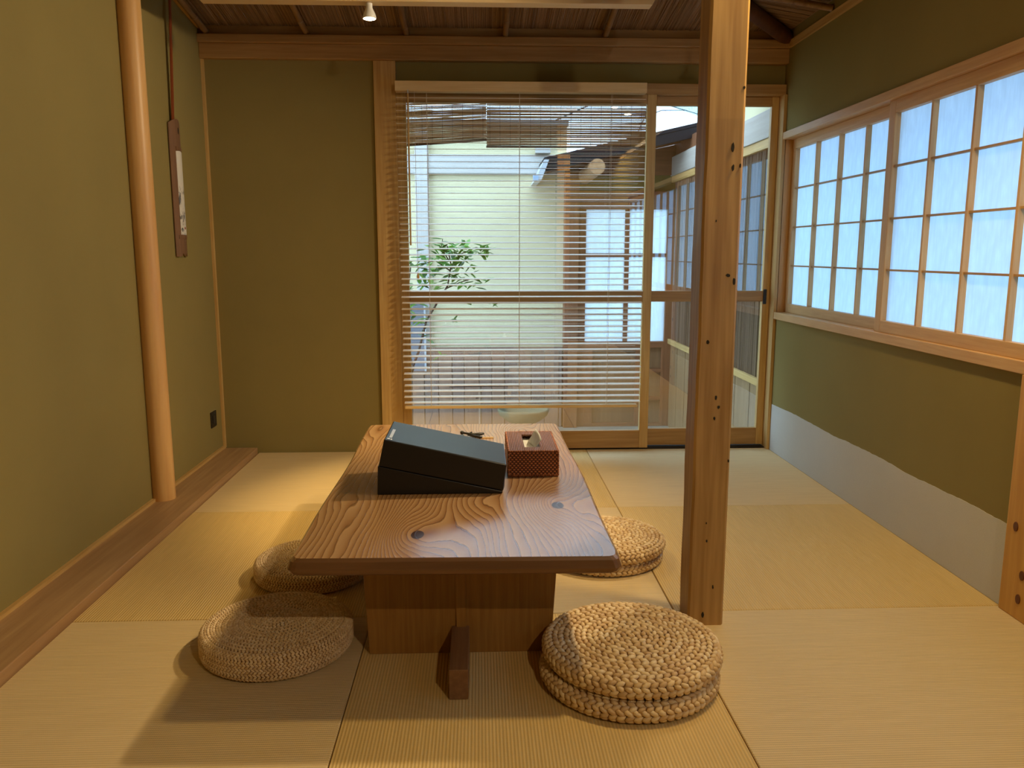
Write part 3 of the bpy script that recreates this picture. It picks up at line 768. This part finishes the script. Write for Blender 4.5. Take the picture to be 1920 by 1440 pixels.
spotlight(.92, -.5, 2.07, LAMP_NEAR, 172, 'small white spotlight behind the camera', (0, .1, -1), .12, SOFT_WARM)

# ================================================================== COURTYARD
GZ = -.46
obj('ground', MB().box(-4, 6, 4.13, 9, GZ - .05, GZ), GRAVEL, kind='structure', label='gravel courtyard floor')
obj('side_ground', MB().box(XR + .09, 6, -3, 4.13, GZ - .05, GZ), GRAVEL, kind='structure', label='gravel strip outside the paper windows')
obj('trim_13', MB().box(-.6, XR + .2, YB + .1, 4.62, 1.98, 2.03), W_BEAM['X'], kind='structure', label='wooden eave above the glass doors outside')
obj('trim_14', MB().box(XR + .09, XR + .50, -1.4, YB + .1, 1.72, 1.76), W_BEAM['Y'], kind='structure', label='wooden eave above the paper windows outside')

# ---- far garden wall
GREYW = {a: wood('silver_timber_' + a, lin(206, 200, 194), lin(176, 168, 164), a, 40, .6, contrast=.6) for a in 'XZ'}
FW = 6.74
gw = empty('wall_garden', (0, FW, GZ), kind='structure', label='yellow plastered garden wall across the courtyard')
obj('plaster_face', MB().box(-2.6, .72, FW, FW + .12, GZ, 2.01), P_OUT, gw)
obj('return_face', MB().box(.70, .84, FW, FW + .10, 1.40, 1.72), P_OUT, gw)
obj('tie_beam', MB().box(-2.6, .70, FW - .045, FW, 1.640, 1.790), GREYW['X'], gw, bevel=.004)
obj('wall_post', MB().box(-.515, -.407, FW - .06, FW + .001, .20, 2.0), GREYW['Z'], gw, bevel=.004)
obj('coping', MB().box(-2.6, .72, FW - .12, FW + .2, 2.01, 2.05), plain('grey_coping', lin(120, 124, 126), .7), gw)
obj('beam_end_block', MB().box(.46, .58, FW - .09, FW, 1.80, 1.845), GREYW['X'], gw)
PLK = [wood('garden_plank_%s' % nm, lin(*a), lin(*b), 'Z', 30, .6, contrast=.7) for nm, a, b in (('warm', (158, 126, 106), (130, 100, 82)), ('grey', (148, 122, 108), (120, 96, 84)))]
fence = empty('plank_fence', (0, FW - .08, GZ), 'low vertical plank fence in front of the yellow garden wall', 'fence')
x = -.80; k = 0
while x < .69:
    w = min(.112 + .012 * math.sin(k * 2.3), .692 - x)
    obj('plank', MB().box(x + .002, x + w - .002, FW - .082 + .003 * (k % 2), FW - .062, GZ + .002, .200), PLK[k % 2], fence, bevel=.002, seg=1)
    x += w; k += 1
obj('cap_rail', MB().box(-.80, .69, FW - .088, FW - .055, .200, .225), PLK[1], fence)
gp = empty('louvred_panel', (-.53, FW - .03, .03), 'grey panel with pale edge strip behind the shrub', 'panel')
obj('sheet', MB().box(-.64, -.46, FW - .11, FW - .092, .03, .60), plain('grey_sheet', lin(112, 114, 124), .5), gp)
obj('edge_strip', MB().box(-.46, -.445, FW - .115, FW - .092, .03, .60), plain('pale_metal', lin(180, 184, 190), .4), gp)

# ---- facade with frosted door panels under the gable roof
W_FAC = {a: wood('facade_cedar_' + a, lin(150, 98, 66), lin(112, 68, 44), a, 50, .55) for a in 'XZ'}
W_FACP = wood('facade_panel', lin(138, 104, 74), lin(104, 74, 50), 'Z', 60, .55)
fac = empty('wall_entrance', (1.15, 6.7, GZ), kind='structure', label='entrance front across the courtyard with frosted panes')
obj('post', MB().box(.700, .815, 6.62, 6.74, GZ, 1.66), W_FAC['Z'], fac, bevel=.003)
obj('door_frame', MB().box(.815, .878, 6.66, 6.72, GZ, 1.40), W_FAC['Z'], fac, bevel=.002)
obj('door_frame', MB().box(1.552, 1.625, 6.66, 6.72, GZ, 1.40), W_FAC['Z'], fac, bevel=.002)
obj('lintel', MB().box(.815, 1.70, 6.65, 6.75, 1.356, 1.50), W_FAC['X'], fac, bevel=.002)
obj('gable_plaster', MB().box(.815, 1.70, 6.69, 6.75, 1.50, 1.63), P_DIM, fac)
obj('gable_boarding', MB().hexa([(.82, 6.66, 1.63), (1.70, 6.66, 1.63), (1.70, 6.74, 1.63), (.82, 6.74, 1.63), (.82, 6.66, 1.71), (1.70, 6.66, 1.89), (1.70, 6.74, 1.89), (.82, 6.74, 1.71)]), W_FAC['X'], fac)
obj('glazing_bar', MB().box(1.203, 1.238, 6.665, 6.70, .267, 1.356), W_FAC['Z'], fac)
for a, b in ((.878, 1.203), (1.238, 1.552)):
    obj('glazing_bar', MB().box(a, b, 6.667, 6.70, .970, 1.0), W_FAC['X'], fac)
    for za, zb in ((.267, .970), (1.0, 1.356)):
        obj('frosted_pane', MB().box(a, b, 6.690, 6.694, za, zb), FROST, fac)
obj('lock_rail', MB().box(.878, 1.552, 6.66, 6.72, .215, .267), W_FAC['X'], fac, bevel=.002)
obj('bottom_rail', MB().box(.878, 1.552, 6.66, 6.72, GZ, -.432), W_FAC['X'], fac, bevel=.002)
obj('mid_stile', MB().box(1.314, 1.36, 6.66, 6.72, -.432, .215), W_FAC['Z'], fac, bevel=.002)
obj('left_stile', MB().box(.878, .947, 6.66, 6.72, -.432, .215), W_FAC['Z'], fac, bevel=.002)
obj('right_stile', MB().box(1.532, 1.552, 6.66, 6.72, -.432, .215), W_FAC['Z'], fac, bevel=.002)
obj('door_panel', MB().box(.947, 1.314, 6.69, 6.71, -.432, .215), W_FACP, fac)
for za, zb in ((.036, .215), (-.204, .004), (-.432, -.232)):
    obj('door_panel', MB().box(1.36, 1.532, 6.69, 6.71, za, zb), W_FACP, fac)
for za, zb in ((.004, .036), (-.232, -.204)):
    obj('panel_rail', MB().box(1.36, 1.532, 6.66, 6.72, za, zb), W_FAC['X'], fac)

# gable roof
ROOF = plain('dark_roof_sheet', lin(26, 27, 32), .85, .15)
gr = empty('gable_roof', (1.1, 6.2, 1.6), 'dark gabled porch roof with exposed rafters across the courtyard', 'roof')
sl = .225
def gz(x): return 1.700 + sl * (x - .512)
def rake(nm, x0, x1, y0, y1, top, th, mat, bevel=0):
    obj(nm, MB().hexa([(x0, y0, gz(x0) + top - th), (x1, y0, gz(x1) + top - th), (x1, y1, gz(x1) + top - th), (x0, y1, gz(x0) + top - th),
                       (x0, y0, gz(x0) + top), (x1, y0, gz(x1) + top), (x1, y1, gz(x1) + top), (x0, y1, gz(x0) + top)]), mat, gr, bevel)
rake('roof_sheet', .49, 2.4, 6.16, 7.6, .012, .025, ROOF)
rake('barge_board', .50, 2.4, 6.165, 6.20, -.014, .075, ROOF)
for k in range(8):
    y0 = 6.25 + k * .15
    rake('soffit_board', .54, 2.3, y0, y0 + .146, -.014, .014, W_FAC['X'])
for k, y0 in enumerate((6.30, 6.52)):
    rake('rafter', .54, 2.3, y0, y0 + .045, -.028, .05, W_FAC['X'])
m = MB(); m.tube([(.882, 6.10, 1.637), (.86, 6.75, 1.615)], [.058, .060], 24); obj('purlin_log', m, wood('log_end', lin(190, 146, 104), lin(160, 112, 74), 'Y', 30), gr)
obj('gutter', MB().hexa([(.425, 6.14, 1.545), (.470, 6.14, 1.545), (.470, 7.4, 1.545), (.425, 7.4, 1.545), (.490, 6.14, 1.690), (.525, 6.14, 1.690), (.525, 7.4, 1.690), (.490, 7.4, 1.690)]),
    plain('gutter_grey', lin(188, 192, 200), .4), gr)
obj('gutter_bracket', MB().box(.405, .445, 6.13, 6.16, 1.540, 1.575), plain('bracket_blue', lin(150, 176, 206), .4), gr)

# ---- reed-clad side wall
RX = 1.60
sw_ = empty('wall_side', (RX, 5.4, GZ), kind='structure', label='reed clad side wall running across the courtyard')
obj('plaster_top', MB().box(RX, RX + .1, YB + .1, 5.55, 1.77, 2.25), P_OUT, sw_)
obj('side_beam', MB().box(RX - .03, RX + .1, YB + .1, 6.72, 1.622, 1.772), wood('silver_timber_Y', lin(196, 184, 172), lin(164, 146, 132), 'Y', 40, .6, contrast=.6), sw_, bevel=.003)
obj('infill_board', MB().box(RX, RX + .08, 5.56, 6.72, 1.772, 1.88), W_FAC['X'], sw_)
obj('upper_strip', MB().box(RX - .02, RX + .1, YB + .1, 6.70, 1.570, 1.622), W_POST['Y'], sw_, bevel=.002)
obj('backing', MB().box(RX + .012, RX + .1, YB + .1, 6.70, .29, 1.570), W_BOARD, sw_)
obj('lower_strip', MB().box(RX - .02, RX + .1, YB + .1, 6.66, .250, .290), W_POST['Y'], sw_, bevel=.002)
random.seed(21); m = MB(); y = YB + .12
while y < 6.64:
    r = random.uniform(.003, .006); dx = random.uniform(-.003, .003)
    m.tube([(RX + .006 + dx, y, .29), (RX + .006 + dx, y + random.uniform(-.012, .012), 1.57)], r, 5, cap=False); y += random.uniform(.006, .010)
obj('reed_cladding', m, REED_W, sw_, kind='stuff')
PB = wood('pale_wainscot', lin(160, 130, 94), lin(126, 98, 68), 'Z', 40, .6)
y = YB + .11; k = 0
while y < 6.64:
    w = min(.125 + .02 * math.sin(k * 1.7), 6.655 - y)
    obj('wainscot_board', MB().box(RX + .003 * (k % 2), RX + .1, y + .0015, y + w - .0015, GZ, .250), PB, sw_); y += w; k += 1

# ---- outdoor reed blinds
THREAD = plain('dark_thread', lin(40, 30, 26), .8)
def sudare(x0, x1, y, zl, zr, ztop, label):
    r = empty('reed_blind', ((x0 + x1) / 2, y, ztop), label, 'reed blind', 'outdoor reed blinds')
    m = MB(); z = 0.0; H = ztop - zl
    while z < H:
        t = z / H
        za, zb = ztop - z, ztop - z * (ztop - zr) / H
        rr = random.uniform(.0016, .0027); dy = random.uniform(-.001, .001); s = random.uniform(-.002, .002)
        m.tube([(x0 + random.uniform(0, .004), y + dy, za), ((x0 + x1) / 2, y + dy, (za + zb) / 2 + s), (x1 - random.uniform(0, .004), y + dy, zb)], rr, 5, cap=False)
        z += random.choice((.0040, .0044, .0048, .0052, .0060, .0085) if t < .35 else (.0038, .0042, .0046, .0050))
    obj('reed_slat', m, SUD, r, kind='stuff')
    n_ = int((x1 - x0) / .053)
    for k in range(n_ + 1):
        cx = x0 + .02 + k * .053
        if cx > x1 - .004: break
        f = (cx - x0) / (x1 - x0); zb = zl + (zr - zl) * f
        th = MB(); th.tube([(cx, y - .003, ztop), (cx, y - .003, zb - .004)], .0009, 5); obj('binding_thread', th, THREAD, r)
    lo = MB(); lo.tube([(x0, y, zl), (x1, y, zr)], .006, 8); obj('bottom_cane', lo, wood('cane_' + str(round(y * 100)), lin(110, 70, 54), lin(78, 46, 36), 'X', 20), r)
sudare(-.42, .044, 4.36, 1.556, 1.588, 1.975, 'outdoor reed blind with slanting lower edge, behind the left of the venetian blind')
sudare(.040, .885, 4.345, 1.552, 1.554, 1.975, 'wider outdoor reed blind behind the right of the venetian blind')

# ---- stone basin with bamboo spout
bs = empty('water_basin', (.296, 5.4, GZ), 'round grey stone water basin on a pedestal in the courtyard', 'basin')
m = MB(); m.lathe((.296, 5.4, 0), [(.05, -.165), (.075, -.155), (.125, -.128), (.165, -.095), (.178, -.062), (.172, -.052), (.158, -.056), (.14, -.075), (.05, -.09), (.001, -.09)], 40); obj('bowl', m, STONE, bs)
m = MB(); m.lathe((.296, 5.4, 0), [(.075, GZ), (.07, -.3), (.052, -.17), (.048, -.15)], 28); obj('pedestal', m, plaster('dark_stone', lin(86, 80, 68), .2, 120), bs)
m = MB(); m.tube([(-.21, 5.42, .098), (.10, 5.41, .105), (.272, 5.40, .108)], [.004, .006, .0075], 10)
sp = empty('bamboo_spout', (.0, 5.42, GZ), 'thin dark bamboo spout above the stone basin', 'spout')
obj('spout_pipe', m, plain('dark_bamboo', lin(58, 44, 40), .4), sp)
m = MB(); m.tube([(.0, 5.425, GZ), (.0, 5.425, .10)], .010, 10); obj('support', m, plain('grey_cane', lin(150, 124, 104), .6), sp)
m = MB(); m.tube([(-.03, 5.425, .02), (.03, 5.425, .03)], .006, 8); obj('tie', m, THREAD, sp)

# ---- leafy shrub
t = NT('leaf_green'); oi = t.n('ShaderNodeObjectInfo')
c = t.ramp(oi.outputs['Random'], [(0, lin(46, 92, 40)), (.5, lin(86, 140, 56)), (.85, lin(130, 176, 76)), (1, lin(150, 170, 90))])
b = t.bsdf(c, .3, spec=.6); tl_ = t.n('ShaderNodeBsdfTranslucent'); t.set(tl_.inputs[0], c)
mx = t.n('ShaderNodeMixShader'); mx.inputs[0].default_value = .35; t.set(mx.inputs[1], b.outputs[0]); t.set(mx.inputs[2], tl_.outputs[0]); t.set(t.out.inputs[0], mx.outputs[0]); LEAF = t.m
BARK = wood('shrub_bark', lin(96, 74, 62), lin(58, 42, 36), 'Z', 40, .8)
sh = empty('garden_shrub', (-.50, 5.6, GZ), 'green leafy shrub with bent stems growing in the courtyard', 'shrub')
lv = [(0, 0, 0), (.012, .018, .002), (.015, .034, .003), (.010, .052, 0), (0, .068, -.004), (-.010, .052, 0), (-.015, .034, .003), (-.012, .018, .002), (0, .018, -.003), (0, .034, -.003), (0, .052, -.004)]
lf = [(0, 1, 8), (1, 2, 9, 8), (2, 3, 10, 9), (3, 4, 10), (0, 8, 7), (8, 9, 6, 7), (9, 10, 5, 6), (10, 4, 5)]
leafm = MB().add(lv, lf, True).mesh('leaf', LEAF)
random.seed(42)
stems = [[(-.53, 5.60, GZ), (-.51, 5.6, -.1), (-.49, 5.6, .17), (-.43, 5.6, .32), (-.37, 5.58, .54), (-.27, 5.6, .70), (-.22, 5.6, .78), (-.195, 5.6, .92), (-.22, 5.6, 1.05)],
         [(-.56, 5.62, GZ), (-.55, 5.62, .0), (-.47, 5.62, .20), (-.53, 5.63, .42), (-.50, 5.62, .70), (-.47, 5.62, .95)],
         [(-.23, 5.6, .76), (-.14, 5.57, .80), (-.05, 5.56, .83), (.02, 5.55, .80)],
         [(-.27, 5.6, .70), (-.10, 5.62, .68), (.05, 5.60, .70), (.22, 5.6, .69)],
         [(-.20, 5.6, .90), (-.12, 5.6, 1.0), (-.02, 5.58, 1.04), (.06, 5.57, 1.02)],
         [(-.20, 5.6, .88), (-.30, 5.57, .95), (-.40, 5.55, .93)],
         [(-.21, 5.6, .95), (-.26, 5.6, 1.04), (-.25, 5.6, 1.10)]]
for i, s_ in enumerate(stems):
    m = MB(); big = i < 2
    n_ = len(s_); m.tube(s_, [(.011 if big else .005) * (1 - .6 * k / (n_ - 1)) for k in range(n_)], 7); obj('branch', m, BARK, sh)
def leaf_at(p, spread):
    d = Vector((random.uniform(-1, 1), random.uniform(-.8, .8), random.uniform(-.55, .55))).normalized()
    q = Vector(p) + Vector((random.gauss(0, spread), random.gauss(0, spread), random.gauss(0, spread * .6)))
    rot = d.to_track_quat('Y', 'Z').to_euler()
    sc_ = random.uniform(.95, 1.5)
    share('leaf', leafm, sh, q, rot, (sc_, sc_, sc_))
for p, n_, spd in (((-.21, 5.6, .97), 46, .075), ((-.10, 5.58, 1.0), 36, .06), ((.03, 5.57, 1.01), 12, .03), ((-.32, 5.57, .90), 30, .065), ((-.25, 5.6, 1.06), 10, .035), ((-.42, 5.56, .93), 9, .04),
                  ((-.13, 5.58, .86), 30, .065), ((-.30, 5.58, .80), 12, .05), ((0.0, 5.56, .80), 8, .03), ((.03, 5.60, .68), 9, .035), ((.20, 5.6, .69), 9, .03), ((-.10, 5.6, .68), 6, .03),
                  ((-.48, 5.62, .62), 12, .04), ((-.46, 5.6, .52), 10, .04), ((-.48, 5.62, .78), 8, .04), ((-.37, 5.58, .42), 4, .03), ((-.28, 5.6, .30), 3, .02), ((-.20, 5.58, .53), 3, .015)):
    for k in range(n_): leaf_at(p, spd)

# ---- beyond: neighbour's tiled roof and wires
tr = empty('tiled_roof', (3.0, 11.0, 2.2), 'pale tiled roof of the neighbouring house against the sky', 'roof')
TILE = plaster('pale_roof_tile', lin(190, 214, 214), .2, 30)
m = MB()
def rp(u, w): return (2.1 + u, 10.4 + w * .9, 2.92 - .32 * (u) + w * .45)
for i in range(22):
    for j in range(9):
        u, w = i * .13 + (.065 if j % 2 else 0), j * .13
        a, b_, c_, d_ = rp(u, w), rp(u + .12, w), rp(u + .12, w + .125), rp(u, w + .125)
        m.hexa([(a[0], a[1], a[2] + .0), (b_[0], b_[1], b_[2]), (c_[0], c_[1], c_[2] - .02), (d_[0], d_[1], d_[2] - .02), (a[0], a[1], a[2] + .03), (b_[0], b_[1], b_[2] + .03), c_, d_])
obj('tile_field', m, TILE, tr, kind='stuff')
WIRE = plain('wire_black', (.03, .035, .04), .6)
for lab, p in (('black overhead wire falling to the right against the sky', [(.55, 6.9, 2.05), (1.55, 9.0, 2.74), (2.0, 9.3, 2.68), (2.9, 10.42, 2.70)]), ('black overhead wire rising to the right against the sky', [(1.30, 7.0, 1.90), (1.85, 9.2, 2.50), (2.10, 9.5, 2.62), (2.60, 10.42, 2.78)])):
    m = MB(); m.tube(p, .006, 6); obj('overhead_wire', m, WIRE, label=lab, cat='wire')
